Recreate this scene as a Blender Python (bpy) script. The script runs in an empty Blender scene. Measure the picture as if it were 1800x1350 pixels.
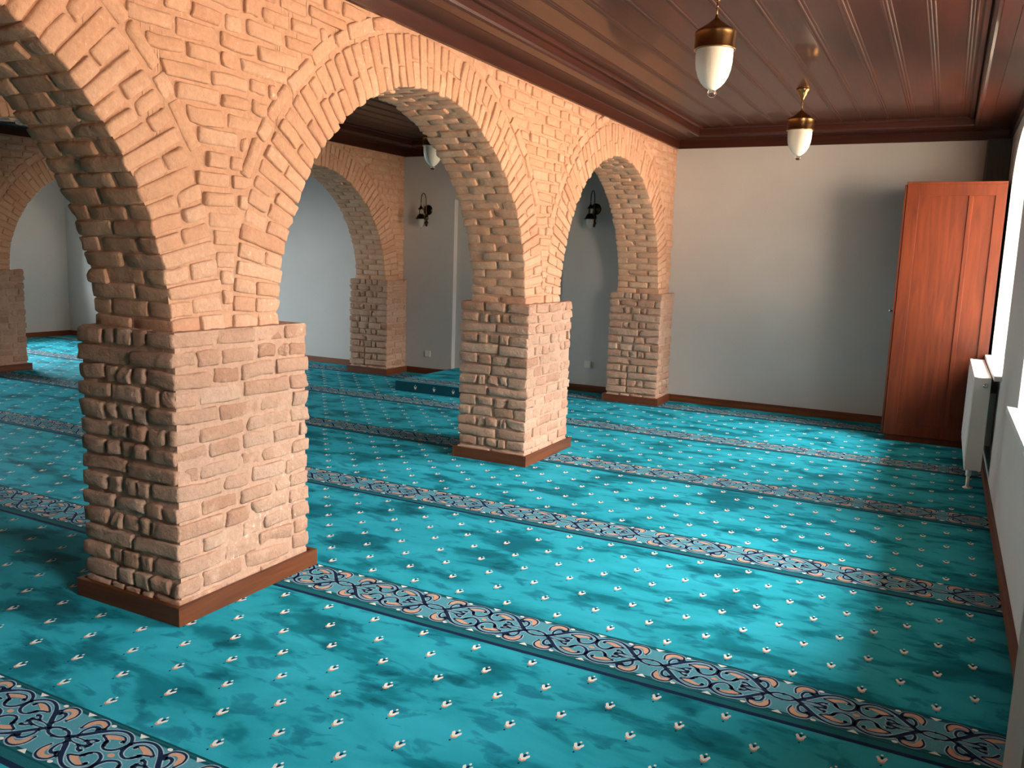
import bpy, bmesh, math, random
import numpy as np
from mathutils import Vector, Matrix
PI = math.pi
sc = bpy.context.scene
col = sc.collection

# ------------------------------------------------------------------ camera
cd = bpy.data.cameras.new('camera')
cam = bpy.data.objects.new('camera', cd); col.objects.link(cam)
cam.location = (2.7462, -2.3505, 1.6)
cam.rotation_euler = (1.4197, -0.0330, 0.4781)
cd.sensor_fit = 'HORIZONTAL'; cd.sensor_width = 36.0
cd.lens = 1471.89 / 1800 * 36.0
cd.clip_start = 0.02; cd.clip_end = 200
sc.camera = cam

# ------------------------------------------------------------------ view
sc.view_settings.view_transform = 'Standard'
sc.view_settings.look = 'None'
sc.view_settings.exposure = -0.10
sc.view_settings.gamma = 1.0
sc.view_settings.use_curve_mapping = False
sc.cycles.use_denoising = True
sc.cycles.max_bounces = 8
sc.cycles.diffuse_bounces = 5
sc.cycles.sample_clamp_indirect = 6

# ------------------------------------------------------------------ room numbers
YB = 7.064        # back wall
YF = -6.18        # wall behind the camera
XR = 3.15         # right wall (windows)
XL = -10.75       # left wall
WT = 0.42         # outer wall thickness
ZC = 3.04         # board ceiling
ZF = 2.848        # lower edge of the wooden cornice
PITCH = 3.2875
ARX = (0.0, -3.68, -7.36)        # the three arcades
WIN_R = ((-.86, .42), (2.07, .85), (5.34, .85))   # windows in the right wall: centre, half width
WIN_L = ((1.7, .8), (4.85, .8))
SILL = 0.87

# ------------------------------------------------------------------ daylight
w = bpy.data.worlds.new('sky'); sc.world = w; w.use_nodes = True
nt = w.node_tree; nt.nodes.clear()
out = nt.nodes.new('ShaderNodeOutputWorld'); bg = nt.nodes.new('ShaderNodeBackground')
tc = nt.nodes.new('ShaderNodeTexCoord'); sx = nt.nodes.new('ShaderNodeSeparateXYZ')
rmp = nt.nodes.new('ShaderNodeValToRGB')
mr = nt.nodes.new('ShaderNodeMapRange'); mr.inputs['From Min'].default_value = -1; mr.inputs['From Max'].default_value = 1
nt.links.new(tc.outputs['Generated'], sx.inputs[0]); nt.links.new(sx.outputs['Z'], mr.inputs['Value'])
nt.links.new(mr.outputs[0], rmp.inputs[0]); nt.links.new(bg.outputs[0], out.inputs[0])
e = rmp.color_ramp.elements
e[0].position = 0.25; e[0].color = (0.50, 0.34, 0.23, 1)       # sunlit ground
e[1].position = 0.485; e[1].color = (1.0, 0.74, 0.54, 1)
e2 = e.new(0.53); e2.color = (0.34, 0.31, 0.28, 1)
e3 = e.new(0.70); e3.color = (0.16, 0.18, 0.20, 1)
e4 = e.new(0.98); e4.color = (0.06, 0.08, 0.10, 1)
bg.inputs[1].default_value = 43.0
# the far side of the hall looks out on open, cooler sky
rmp2 = nt.nodes.new('ShaderNodeValToRGB'); nt.links.new(mr.outputs[0], rmp2.inputs[0]); f = rmp2.color_ramp.elements
f[0].position = 0.40; f[0].color = (0.50, 0.54, 0.56, 1)
f[1].position = 0.55; f[1].color = (1.35, 1.5, 1.56, 1)
mrx = nt.nodes.new('ShaderNodeMapRange'); mrx.inputs['From Min'].default_value = -0.25; mrx.inputs['From Max'].default_value = 0.25
nt.links.new(sx.outputs['X'], mrx.inputs['Value'])
mxw = nt.nodes.new('ShaderNodeMix'); mxw.data_type = 'RGBA'; nt.links.new(mrx.outputs[0], mxw.inputs[0])
nt.links.new(rmp2.outputs[0], mxw.inputs[6]); nt.links.new(rmp.outputs[0], mxw.inputs[7]); nt.links.new(mxw.outputs[2], bg.inputs[0])
# hazy sun standing in front of the window wall
sl = bpy.data.lights.new('hazy_sun', 'SUN'); sl.energy = 54.0; sl.angle = math.radians(70); sl.color = (1.0, 0.95, 0.88)
so = bpy.data.objects.new('hazy_sun', sl); col.objects.link(so); so.location = (8, 2, 6)
so.rotation_euler = Vector((math.cos(math.radians(42)), 0.06, math.sin(math.radians(42)))).to_track_quat('Z', 'Y').to_euler()

def portal(name, loc, rz, sx_, sy_):
    l = bpy.data.lights.new(name, 'AREA'); l.shape = 'RECTANGLE'; l.size = sx_; l.size_y = sy_
    l.cycles.is_portal = True
    o = bpy.data.objects.new(name, l); col.objects.link(o); o.location = loc
    o.rotation_euler = (PI / 2, 0, rz)
    return o
for yc, hw in WIN_R: portal('daylight_opening', (XR + WT + 0.02, yc, 1.77), PI / 2, 2 * hw + .1, 1.9)
for yc, hw in WIN_L: portal('daylight_opening', (XL - WT - 0.02, yc, 1.77), -PI / 2, 2 * hw + .1, 1.9)

# ------------------------------------------------------------------ materials
def mat(name, color=(0.5, 0.5, 0.5), rough=0.6, metal=0.0, **kw):
    m = bpy.data.materials.new(name); m.use_nodes = True
    b = m.node_tree.nodes['Principled BSDF']
    b.inputs['Base Color'].default_value = (*color, 1); b.inputs['Roughness'].default_value = rough
    b.inputs['Metallic'].default_value = metal
    for k, v in kw.items(): b.inputs[k].default_value = v
    return m
def nodes(m): return m.node_tree, m.node_tree.nodes['Principled BSDF']
def N(nt, t, **kw):
    n = nt.nodes.new('ShaderNode' + t)
    for k, v in kw.items():
        if k in n.inputs: n.inputs[k].default_value = v
        else: setattr(n, k, v)
    return n
def ramp(nt, src, stops):
    r = nt.nodes.new('ShaderNodeValToRGB'); nt.links.new(src, r.inputs[0]); el = r.color_ramp.elements
    el[0].position, el[0].color = stops[0][0], (*stops[0][1], 1)
    el[1].position, el[1].color = stops[-1][0], (*stops[-1][1], 1)
    for p, c in stops[1:-1]:
        x = el.new(p); x.color = (*c, 1)
    return r
def mixc(nt, fac, a, b, mode='MIX'):
    m = nt.nodes.new('ShaderNodeMix'); m.data_type = 'RGBA'; m.blend_type = mode
    if isinstance(fac, (int, float)): m.inputs[0].default_value = fac
    else: nt.links.new(fac, m.inputs[0])
    for s, i in ((a, 6), (b, 7)):
        if isinstance(s, tuple): m.inputs[i].default_value = (*s, 1)
        else: nt.links.new(s, m.inputs[i])
    return m.outputs[2]
def bump(nt, b, height, strength, dist):
    n = nt.nodes.new('ShaderNodeBump'); n.inputs['Strength'].default_value = strength; n.inputs['Distance'].default_value = dist
    nt.links.new(height, n.inputs['Height']); nt.links.new(n.outputs[0], b.inputs['Normal'])
def coords(nt, scale=(1, 1, 1)):
    t = nt.nodes.new('ShaderNodeTexCoord'); mp = nt.nodes.new('ShaderNodeMapping'); mp.inputs['Scale'].default_value = scale
    nt.links.new(t.outputs['Object'], mp.inputs[0]); return mp.outputs[0]

def plaster(name, c):
    m = mat(name, c, 0.85); nt, b = nodes(m); v = coords(nt)
    n = N(nt, 'TexNoise', Scale=3.0, Detail=4.0); nt.links.new(v, n.inputs['Vector'])
    r = ramp(nt, n.outputs[0], [(0.3, tuple(x * 0.95 for x in c)), (0.7, c)]); nt.links.new(r.outputs[0], b.inputs['Base Color'])
    n2 = N(nt, 'TexNoise', Scale=60.0, Detail=3.0); nt.links.new(v, n2.inputs['Vector']); bump(nt, b, n2.outputs[0], 0.12, 0.004)
    return m
M_WALL = plaster('white_plaster', (0.50, 0.485, 0.46))
M_WHITE = mat('white_enamel', (0.72, 0.72, 0.70), 0.35)
M_SILL = mat('white_marble', (0.78, 0.76, 0.74), 0.3)

def brickmat(name, cols, slurry, samt, bs):
    m = mat(name, cols[0], 0.92); nt, b = nodes(m)
    g = nt.nodes.new('ShaderNodeNewGeometry'); v = coords(nt)
    r = ramp(nt, g.outputs['Random Per Island'], [(i / (len(cols) - 1), c) for i, c in enumerate(cols)])
    n = N(nt, 'TexNoise', Scale=7.0, Detail=5.0, Roughness=0.65); nt.links.new(v, n.inputs['Vector'])
    f = ramp(nt, n.outputs[0], [(0.62 - samt, (1, 1, 1)), (0.72 - samt * .5, (0, 0, 0))])
    inv = N(nt, 'Math', operation='SUBTRACT'); inv.inputs[0].default_value = 1.0; nt.links.new(f.outputs[0], inv.inputs[1])
    c1 = mixc(nt, inv.outputs[0], r.outputs[0], slurry)
    n3 = N(nt, 'TexNoise', Scale=45.0, Detail=5.0, Roughness=0.7); nt.links.new(v, n3.inputs['Vector'])
    r3 = ramp(nt, n3.outputs[0], [(0.3, (0.80, 0.80, 0.80)), (0.65, (1.05, 1.05, 1.05))])
    c2 = mixc(nt, 0.8, c1, r3.outputs[0], 'MULTIPLY')
    n4 = N(nt, 'TexNoise', Scale=2.3, Detail=2.0); nt.links.new(v, n4.inputs['Vector'])
    lime = ramp(nt, n3.outputs[0], [(0.60, (0, 0, 0)), (0.67, (1, 1, 1))])
    l2 = ramp(nt, n4.outputs[0], [(0.58, (0, 0, 0)), (0.68, (.85, .85, .85))])
    lm = mixc(nt, 1.0, lime.outputs[0], l2.outputs[0], 'MULTIPLY')
    c3 = mixc(nt, lm, c2, (0.72, 0.62, 0.50))
    nt.links.new(c3, b.inputs['Base Color'])
    add = N(nt, 'Math', operation='ADD'); nt.links.new(n3.outputs[0], add.inputs[0])
    n5 = N(nt, 'TexNoise', Scale=16.0, Detail=3.0); nt.links.new(v, n5.inputs['Vector'])
    mu = N(nt, 'Math', operation='MULTIPLY'); nt.links.new(n5.outputs[0], mu.inputs[0]); mu.inputs[1].default_value = 2.0
    nt.links.new(mu.outputs[0], add.inputs[1]); bump(nt, b, add.outputs[0], bs, 0.012)
    return m
M_BU = brickmat('arch_brick', [(0.52, 0.285, 0.175), (0.58, 0.355, 0.235), (0.55, 0.315, 0.195), (0.59, 0.375, 0.255), (0.50, 0.26, 0.155)], (0.55, 0.33, 0.215), 0.10, 0.5)
M_BL = brickmat('pier_brick', [(0.43, 0.25, 0.165), (0.47, 0.29, 0.20), (0.38, 0.20, 0.125), (0.50, 0.325, 0.23), (0.41, 0.22, 0.14), (0.46, 0.28, 0.19)], (0.50, 0.31, 0.215), 0.08, 0.7)
M_MORT = brickmat('lime_mortar', [(0.48, 0.29, 0.20), (0.48, 0.29, 0.20)], (0.51, 0.32, 0.225), 0.1, 0.6)
M_MORTU = brickmat('arch_mortar', [(0.52, 0.305, 0.195), (0.52, 0.305, 0.195)], (0.55, 0.33, 0.215), 0.1, 0.6)

def wood(name, dark, light, rough, axis=1, gs=10.0, coat=0.0, coatr=0.1, knots=False):
    m = mat(name, light, rough, **{'Specular IOR Level': 0.28}); nt, b = nodes(m)
    s = [gs, gs, gs]; s[axis] = gs * 0.07
    v = coords(nt, tuple(s))
    n = N(nt, 'TexNoise', Scale=1.6, Detail=6.0, Roughness=0.6, Distortion=0.8); nt.links.new(v, n.inputs['Vector'])
    r = ramp(nt, n.outputs[0], [(0.3, dark), (0.7, light)])
    g = nt.nodes.new('ShaderNodeNewGeometry')
    r2 = ramp(nt, g.outputs['Random Per Island'], [(0, (0.82, 0.82, 0.82)), (1, (1.12, 1.08, 1.05))])
    nt.links.new(mixc(nt, 0.8, r.outputs[0], r2.outputs[0], 'MULTIPLY'), b.inputs['Base Color'])
    b.inputs['Coat Weight'].default_value = coat; b.inputs['Coat Roughness'].default_value = coatr
    n2 = N(nt, 'TexNoise', Scale=2.0, Detail=2.0); nt.links.new(v, n2.inputs['Vector']); bump(nt, b, n2.outputs[0], 0.08, 0.003)
    return m
M_CEIL = wood('varnished_ceiling_wood', (0.028, 0.0058, 0.0026), (0.060, 0.0132, 0.0054), 0.45, 1, 9, 0.32, 0.07)
M_CEILX = wood('varnished_ceiling_wood_across', (0.028, 0.0058, 0.0026), (0.060, 0.0132, 0.0054), 0.45, 0, 9, 0.32, 0.07)
M_SK = wood('skirting_wood', (0.085, 0.022, 0.007), (0.17, 0.050, 0.014), 0.5, 1, 12, 0.15, 0.2)
M_SKX = wood('skirting_wood_across', (0.085, 0.022, 0.007), (0.17, 0.050, 0.014), 0.5, 0, 12, 0.15, 0.2)
M_CAB = wood('cabinet_pine', (0.066, 0.0108, 0.002), (0.128, 0.0235, 0.0038), 0.55, 2, 14, 0.12, 0.12)
M_BRASS = mat('antique_brass', (0.32, 0.19, 0.08), 0.28, 1.0)
M_BRASSD = mat('dark_bronze', (0.05, 0.038, 0.022), 0.3, 1.0)
M_CHAIN = mat('brass_rod', (0.36, 0.24, 0.14), 0.35, 1.0)
M_FROST = mat('frosted_glass', (0.86, 0.84, 0.74), 0.45, 0.0, **{'Subsurface Weight': 0.35, 'Subsurface Radius': (0.05, 0.05, 0.04), 'Transmission Weight': 0.12})
M_FROST2 = mat('misty_glass', (0.75, 0.77, 0.74), 0.35, 0.0, **{'Transmission Weight': 0.75, 'IOR': 1.2})
M_CLEAR = mat('clear_glass', (0.95, 0.97, 0.95), 0.03, 0.0, **{'Transmission Weight': 1.0, 'IOR': 1.45})
M_DARK = mat('dark_gap', (0.02, 0.02, 0.02), 0.7)
M_DUCT = mat('dark_grey_metal', (0.055, 0.06, 0.06), 0.55)
M_PLASTIC = mat('outlet_plastic', (0.62, 0.62, 0.55), 0.4)
M_CHROME = mat('chrome', (0.7, 0.7, 0.7), 0.15, 1.0)
M_FRAME = mat('window_paint', (0.55, 0.52, 0.48), 0.45)
# window pane: clear glass
M_PANE = bpy.data.materials.new('window_glass'); M_PANE.use_nodes = True
nt = M_PANE.node_tree; nt.nodes.clear()
o_ = nt.nodes.new('ShaderNodeOutputMaterial'); t_ = nt.nodes.new('ShaderNodeBsdfTransparent'); g_ = nt.nodes.new('ShaderNodeBsdfGlossy')
g_.inputs['Roughness'].default_value = 0.02; mx = nt.nodes.new('ShaderNodeMixShader'); mx.inputs[0].default_value = 0.06
nt.links.new(t_.outputs[0], mx.inputs[1]); nt.links.new(g_.outputs[0], mx.inputs[2]); nt.links.new(mx.outputs[0], o_.inputs[0])

# carpet
def carpetmat():
    m = mat('turquoise_carpet', (0.03, 0.4, 0.45), 0.95); nt, b = nodes(m)
    def nz(scale, mp, det, dist):
        v = coords(nt, mp); n = N(nt, 'TexNoise', Scale=scale, Detail=det, Roughness=0.55, Distortion=dist); nt.links.new(v, n.inputs['Vector']); return n.outputs[0]
    n1 = nz(2.2, (1.0, 2.0, 1), 4.0, 0.35)
    r1 = ramp(nt, n1, [(0.34, (0.002, 0.14, 0.185)), (0.42, (0.004, 0.20, 0.26)), (0.48, (0.017, 0.335, 0.425)), (0.66, (0.030, 0.41, 0.53))])
    n2 = nz(5.6, (1.0, 2.0, 1), 4.5, 0.5)
    r2 = ramp(nt, n2, [(0.555, (1, 1, 1)), (0.595, (0.62, 0.74, 0.77)), (0.68, (0.42, 0.56, 0.61))])
    c = mixc(nt, 1.0, r1.outputs[0], r2.outputs[0], 'MULTIPLY')
    n3 = nz(420.0, (1, 1, 1), 2.0, 0.0); r3 = ramp(nt, n3, [(0.3, (0.86, 0.86, 0.86)), (0.7, (1.08, 1.08, 1.08))])
    c = mixc(nt, 1.0, c, r3.outputs[0], 'MULTIPLY')
    nt.links.new(c, b.inputs['Base Color']); b.inputs['Specular IOR Level'].default_value = 0.12
    bump(nt, b, n3, 0.5, 0.003)
    return m
M_CARPET = carpetmat()
def yarn(name, c):
    m = mat(name, c, 0.95, **{'Specular IOR Level': 0.12}); nt, b = nodes(m); v = coords(nt)
    n3 = N(nt, 'TexNoise', Scale=420.0, Detail=2.0); nt.links.new(v, n3.inputs['Vector'])
    r3 = ramp(nt, n3.outputs[0], [(0.3, tuple(x * 0.8 for x in c)), (0.7, tuple(min(1, x * 1.12) for x in c))])
    nt.links.new(r3.outputs[0], b.inputs['Base Color']); bump(nt, b, n3.outputs[0], 0.5, 0.003)
    return m
Y_BG = yarn('band_ground_yarn', (0.085, 0.32, 0.40)); Y_NAVY = yarn('navy_yarn', (0.006, 0.022, 0.065))
Y_PALE = yarn('pale_blue_yarn', (0.36, 0.53, 0.64)); Y_PEACH = yarn('peach_yarn', (0.62, 0.37, 0.25))
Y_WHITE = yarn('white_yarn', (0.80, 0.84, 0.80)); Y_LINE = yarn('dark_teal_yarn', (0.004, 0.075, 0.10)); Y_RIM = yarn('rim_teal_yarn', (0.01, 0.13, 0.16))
CARPET_MATS = [M_CARPET, Y_BG, Y_NAVY, Y_PALE, Y_PEACH, Y_WHITE, Y_LINE, Y_RIM]

# ------------------------------------------------------------------ helpers
def tag(o, label=None, cat=None, group=None, kind=None):
    if label: o['label'] = label
    if cat: o['category'] = cat
    if group: o['group'] = group
    if kind: o['kind'] = kind
    return o
def empty(name, loc, rz=0):
    o = bpy.data.objects.new(name, None); o.empty_display_size = 0.1; col.objects.link(o); o.location = loc; o.rotation_euler = (0, 0, rz); return o
class MB:
    """collects geometry; built as ONE mesh object"""
    def __init__(s): s.v = []; s.f = []; s.m = []; s.sm = []
    def add(s, vs, fs, mi=0, smooth=False):
        b = len(s.v); s.v += [tuple(v) for v in vs]; s.f += [tuple(b + i for i in f) for f in fs]; s.m += [mi] * len(fs); s.sm += [smooth] * len(fs)
    def box(s, a, b, mi=0, bev=0.0):
        x0, y0, z0 = a; x1, y1, z1 = b
        if bev <= 0:
            vs = [(x0, y0, z0), (x1, y0, z0), (x1, y1, z0), (x0, y1, z0), (x0, y0, z1), (x1, y0, z1), (x1, y1, z1), (x0, y1, z1)]
            s.add(vs, [(0, 3, 2, 1), (4, 5, 6, 7), (0, 1, 5, 4), (1, 2, 6, 5), (2, 3, 7, 6), (3, 0, 4, 7)], mi)
        else:
            bm = bmesh.new(); bmesh.ops.create_cube(bm, size=1)
            for v in bm.verts: v.co = Vector(((x0 + x1) / 2 + v.co.x * (x1 - x0), (y0 + y1) / 2 + v.co.y * (y1 - y0), (z0 + z1) / 2 + v.co.z * (z1 - z0)))
            bmesh.ops.bevel(bm, geom=list(bm.edges), offset=bev, segments=2, affect='EDGES', profile=0.6)
            bm.verts.ensure_lookup_table(); bm.verts.index_update()
            s.add([v.co[:] for v in bm.verts], [[v.index for v in f.verts] for f in bm.faces], mi); bm.free()
    def lathe(s, prof, c=(0, 0, 0), seg=32, mi=0, axis='Z'):
        vs = []; n = len(prof)
        for i in range(seg):
            a = 2 * PI * i / seg
            for r, z in prof:
                p = (r * math.cos(a), r * math.sin(a), z)
                if axis == 'Y': p = (p[0], -p[2], p[1])
                if axis == 'X': p = (p[2], p[0], p[1])
                vs.append((c[0] + p[0], c[1] + p[1], c[2] + p[2]))
        fs = []
        for i in range(seg):
            j = (i + 1) % seg
            for k in range(n - 1): fs.append((i * n + k, j * n + k, j * n + k + 1, i * n + k + 1))
        s.add(vs, fs, mi, True)
    def tube(s, pts, r, seg=10, mi=0):
        pts = [Vector(p) for p in pts]; vs = []; n = len(pts)
        rr = r if isinstance(r, (list, tuple)) else [r] * n
        for i, p in enumerate(pts):
            d = (pts[min(i + 1, n - 1)] - pts[max(i - 1, 0)]).normalized()
            u = d.cross(Vector((0, 0, 1)))
            if u.length < 1e-3: u = d.cross(Vector((1, 0, 0)))
            u.normalize(); w_ = d.cross(u)
            for k in range(seg):
                a = 2 * PI * k / seg; vs.append(p + (u * math.cos(a) + w_ * math.sin(a)) * rr[i])
        fs = [(i * seg + k, i * seg + (k + 1) % seg, (i + 1) * seg + (k + 1) % seg, (i + 1) * seg + k) for i in range(n - 1) for k in range(seg)]
        fs += [tuple(range(seg))[::-1], tuple((n - 1) * seg + k for k in range(seg))]
        s.add(vs, fs, mi, True)
    def build(s, name, mats, parent=None, loc=None):
        me = bpy.data.meshes.new(name); me.from_pydata(s.v, [], s.f)
        for m in (mats if isinstance(mats, list) else [mats]): me.materials.append(m)
        me.polygons.foreach_set('material_index', s.m); me.polygons.foreach_set('use_smooth', s.sm)
        me.update()
        bm = bmesh.new(); bm.from_mesh(me); 
        if len(bm.faces) < 60000: bmesh.ops.recalc_face_normals(bm, faces=bm.faces)
        bm.to_mesh(me); bm.free()
        o = bpy.data.objects.new(name, me); col.objects.link(o)
        if parent: o.parent = parent
        if loc: o.location = loc
        return o
def spline(pts, k=6, closed=False):
    """Catmull-Rom through 2-D points"""
    P = [np.array(p, float) for p in pts]; n = len(P); res = []
    rng_ = range(n) if closed else range(n - 1)
    for i in rng_:
        if closed: a, b, c, d = P[i - 1], P[i], P[(i + 1) % n], P[(i + 2) % n]
        else: a, b, c, d = P[max(i - 1, 0)], P[i], P[i + 1], P[min(i + 2, n - 1)]
        for j in range(k):
            t = j / k
            res.append(0.5 * ((2 * b) + (c - a) * t + (2 * a - 5 * b + 4 * c - d) * t * t + (3 * b - a - 3 * c + d) * t ** 3))
    if not closed: res.append(P[-1])
    return res
rng = random.Random(7)

# ------------------------------------------------------------------ floor: carpet with woven prayer-row bands
fl = MB()
fl.add([(XL - .1, YF - .1, 0), (XR + .1, YF - .1, 0), (XR + .1, YB + .1, 0), (XL - .1, YB + .1, 0)], [(0, 1, 2, 3)], 0)
# one cell of the band, as triangles strips / polygons in (u, v) round the cell centre
cellpolys = []     # (layer z, material, [points], smooth)
def ribbon(pts, wd, z, mi, k=5, extra=0.0):
    q = spline(pts, k); n = len(q); L = []
    for i, p in enumerate(q):
        d = q[min(i + 1, n - 1)] - q[max(i - 1, 0)]; d = d / (np.linalg.norm(d) + 1e-9); nn = np.array([-d[1], d[0]])
        ww = (np.interp(i / (n - 1) * (len(wd) - 1), range(len(wd)), wd) if isinstance(wd, (list, tuple)) else wd) / 2 + extra
        L.append((p + nn * ww, p - nn * ww))
    for i in range(n - 1): cellpolys.append((z, mi, [L[i][1], L[i + 1][1], L[i + 1][0], L[i][0]]))
    if extra > 0 or True:
        for p, r in ((q[0], wd[0] if isinstance(wd, (list, tuple)) else wd), (q[-1], wd[-1] if isinstance(wd, (list, tuple)) else wd)):
            disc(p, r / 2 + extra, z, mi)
def disc(c, r, z, mi, n=8, sy=1.0): cellpolys.append((z, mi, [(c[0] + r * math.cos(2 * PI * i / n), c[1] + r * sy * math.sin(2 * PI * i / n)) for i in range(n)]))
def leaf(pts, k, z, mi): cellpolys.append((z, mi, [tuple(p) for p in spline(pts, k, True)]))
ZP, ZO, ZN = 0.0009, 0.0013, 0.0017
def both(pts, wd):
    wd = [x * 1.3 for x in wd]
    ribbon(pts, wd, ZP, 3, extra=0.0042); ribbon(pts, wd, ZN, 2)
main = [(0, -.0215), (.028, -.017), (.051, .002), (.085, .034), (.121, .074), (.156, .1), (.194, .110), (.230, .1), (.257, .072), (.262, .045), (.276, .022), (.304, .011), (.328, .024), (.334, .044)]
both(main, [.006, .007, .009, .013, .012, .008, .007, .008, .009, .010, .008, .006, .006, .010])
# crescent leaf
both([(.071, .020), (.062, .045), (.068, .072), (.084, .082), (.100, .074)], [.004, .007, .008, .009, .013])
both([(.040, .052), (.034, .085), (.048, .112), (.076, .121), (.104, .110), (.112, .086)], [.005, .005, .006, .006, .006, .008])
leaf([(.043, .058), (.038, .086), (.050, .108), (.076, .116), (.100, .106), (.106, .092), (.094, .092), (.078, .098), (.062, .090), (.055, .070)], 3, ZO, 4)
# leaf inside the curl
both([(.138, .064), (.170, .082), (.206, .089), (.228, .076), (.226, .066)], [.004, .004, .004, .006, .011])
both([(.142, .060), (.170, .050), (.184, .036), (.192, .022)], [.005, .006, .008, .006])
leaf([(.147, .062), (.170, .076), (.206, .084), (.221, .076), (.206, .068), (.186, .060), (.172, .054)], 3, ZO, 4)
# sprig between the vines
both([(.060, .006), (.090, .012), (.118, .014), (.138, .030), (.154, .030)], [.003, .003, .005, .007, .009])
both([(.118, .014), (.140, .008), (.152, .006)], [.005, .008, .010])
half = list(cellpolys); cellpolys.clear()
for (z, mi, pl) in half:
    for sx_ in (1, -1):
        for sy_ in (1, -1):
            q = [(p[0] * sx_, p[1] * sy_) for p in pl]
            if sx_ * sy_ < 0: q = q[::-1]
            cellpolys.append((z, mi, q))
for c in ((.2575, 0),): disc(c, .0135, ZO, 4, 10, .75)
for sx_ in (-1, 1):
    for sy_ in (-1, 1): disc((.124 * sx_, .114 * sy_), .0105, ZO, 5, 10, .7)
for u in (0.0, .2575):
    for s_ in (-1, 1):
        t = [(u - .020, .128 * s_), (u + .020, .128 * s_), (u, .108 * s_)]
        cellpolys.append((ZO, 5, t if s_ < 0 else t[::-1]))
BP = 1.49; CELL = 0.5145
def polyadd(m, z, mi, pl, ox, oy): 
    m.add([(ox + p[0], oy + p[1], z) for p in pl], [tuple(range(len(pl)))], mi)
def band(m, b, x0, x1, zoff=0.0, cells=True):
    """b = y of the lower dark line of the band"""
    def strip(ya, yb, mi, z): m.add([(x0, ya, z + zoff), (x1, ya, z + zoff), (x1, yb, z + zoff), (x0, yb, z + zoff)], [(0, 1, 2, 3)], mi)
    strip(b, b + .330, 7, .0003)
    strip(b - .004, b + .018, 2, .0006)
    strip(b + .018, b + .028, 3, .00045) if False else None
    strip(b + .052, b + .060, 6, .0006); strip(b + .070, b + .076, 6, .0006)
    strip(b + .078, b + .312 - .008, 1, .0006)
    strip(b + .308, b + .3145, 6, .0008); strip(b + .321, b + .329, 6, .0008)
    if cells:
        k0 = math.ceil((x0 + .26 - 1.318) / CELL); k1 = math.floor((x1 - .26 - 1.318) / CELL)
        for k in range(k0, k1 + 1):
            cx = 1.318 + CELL * k
            for z, mi, pl in cellpolys: polyadd(m, z + zoff, mi, pl, cx, b + .1905 * 1.0)
def tulip(m, cx, cy, z=0.0006, f=None):
    f = f or (lambda x, y, zz: (x, y, zz))
    def P(pl, mi, dz): m.add([f(cx + a, cy + b_, z + dz) for a, b_ in pl], [tuple(range(len(pl)))], mi)
    P([(-.013, -.010), (-.007, -.019), (0, -.021), (.007, -.019), (.013, -.010), (.012, .002), (-.012, .002)], 4, 0)
    P([(-.018, .012), (-.011, -.005), (0, -.014), (0, .003), (-.005, .010), (-.013, .022)], 5, .0004)
    P([(.018, .012), (.013, .022), (.005, .010), (0, .003), (0, -.014), (.011, -.005)], 5, .0004)
    P([(-.0045, .006), (0, .001), (.0045, .006), (.0045, .020), (-.0045, .020)], 2, .0006)
    P([(.0045 * math.cos(t * PI / 3), .029 + .006 * math.sin(t * PI / 3)) for t in range(6)], 5, .0006)
    P([(.004 * math.cos(t * PI / 3), -.035 + .005 * math.sin(t * PI / 3)) for t in range(6)], 2, .0006)
for k in range(-5, 5):
    b = .555 + BP * k
    if b < YF - 1 or b > YB - .05: continue
    band(fl, b, XL, XR)
    off = .393 - .257 * 0 + .027 * k
    for j in range(8):
        y = b - .064 - .1465 * j
        if y < YF or y > YB: continue
        x = off + (.1285 if j % 2 else 0)
        x -= math.floor((x - XL) / .257) * .257
        while x < XR - .05:
            tulip(fl, x, y); x += .257
floor = fl.build('floor', CARPET_MATS); tag(floor, 'turquoise mottled carpet with navy and peach scroll bands and small tulip motifs', 'floor', kind='structure')

# ------------------------------------------------------------------ walls
def solid_wall(name, a, b, m=M_WALL, label=None):
    q = MB(); q.box(a, b); o = q.build(name, m); tag(o, label, 'wall', kind='structure'); return o
# back wall with the shallow prayer niche
NX0, NX1, NZ, ND = -2.985, -1.43, 2.30, 0.085
q = MB(); T = 0.3
q.box((XL - WT, YB, -.02), (NX0, YB + T, 3.2)); q.box((NX1, YB, -.02), (XR + WT, YB + T, 3.2))
q.box((NX0, YB, NZ), (NX1, YB + T, 3.2)); q.box((NX0, YB + ND, -.02), (NX1, YB + T, NZ))
tag(q.build('wall_back', M_WALL), 'white back wall with a shallow rectangular prayer niche', 'wall', kind='structure')
solid_wall('wall_front', (XL - WT, YF - T, -.02), (XR + WT, YF, 3.2), label='white wall at the near end of the hall')
solid_wall('wall_near', (XR - .117, .02, 0), (XR + .02, .40, 3.0), label='white pilaster standing out of the window wall nearest the camera')

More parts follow.
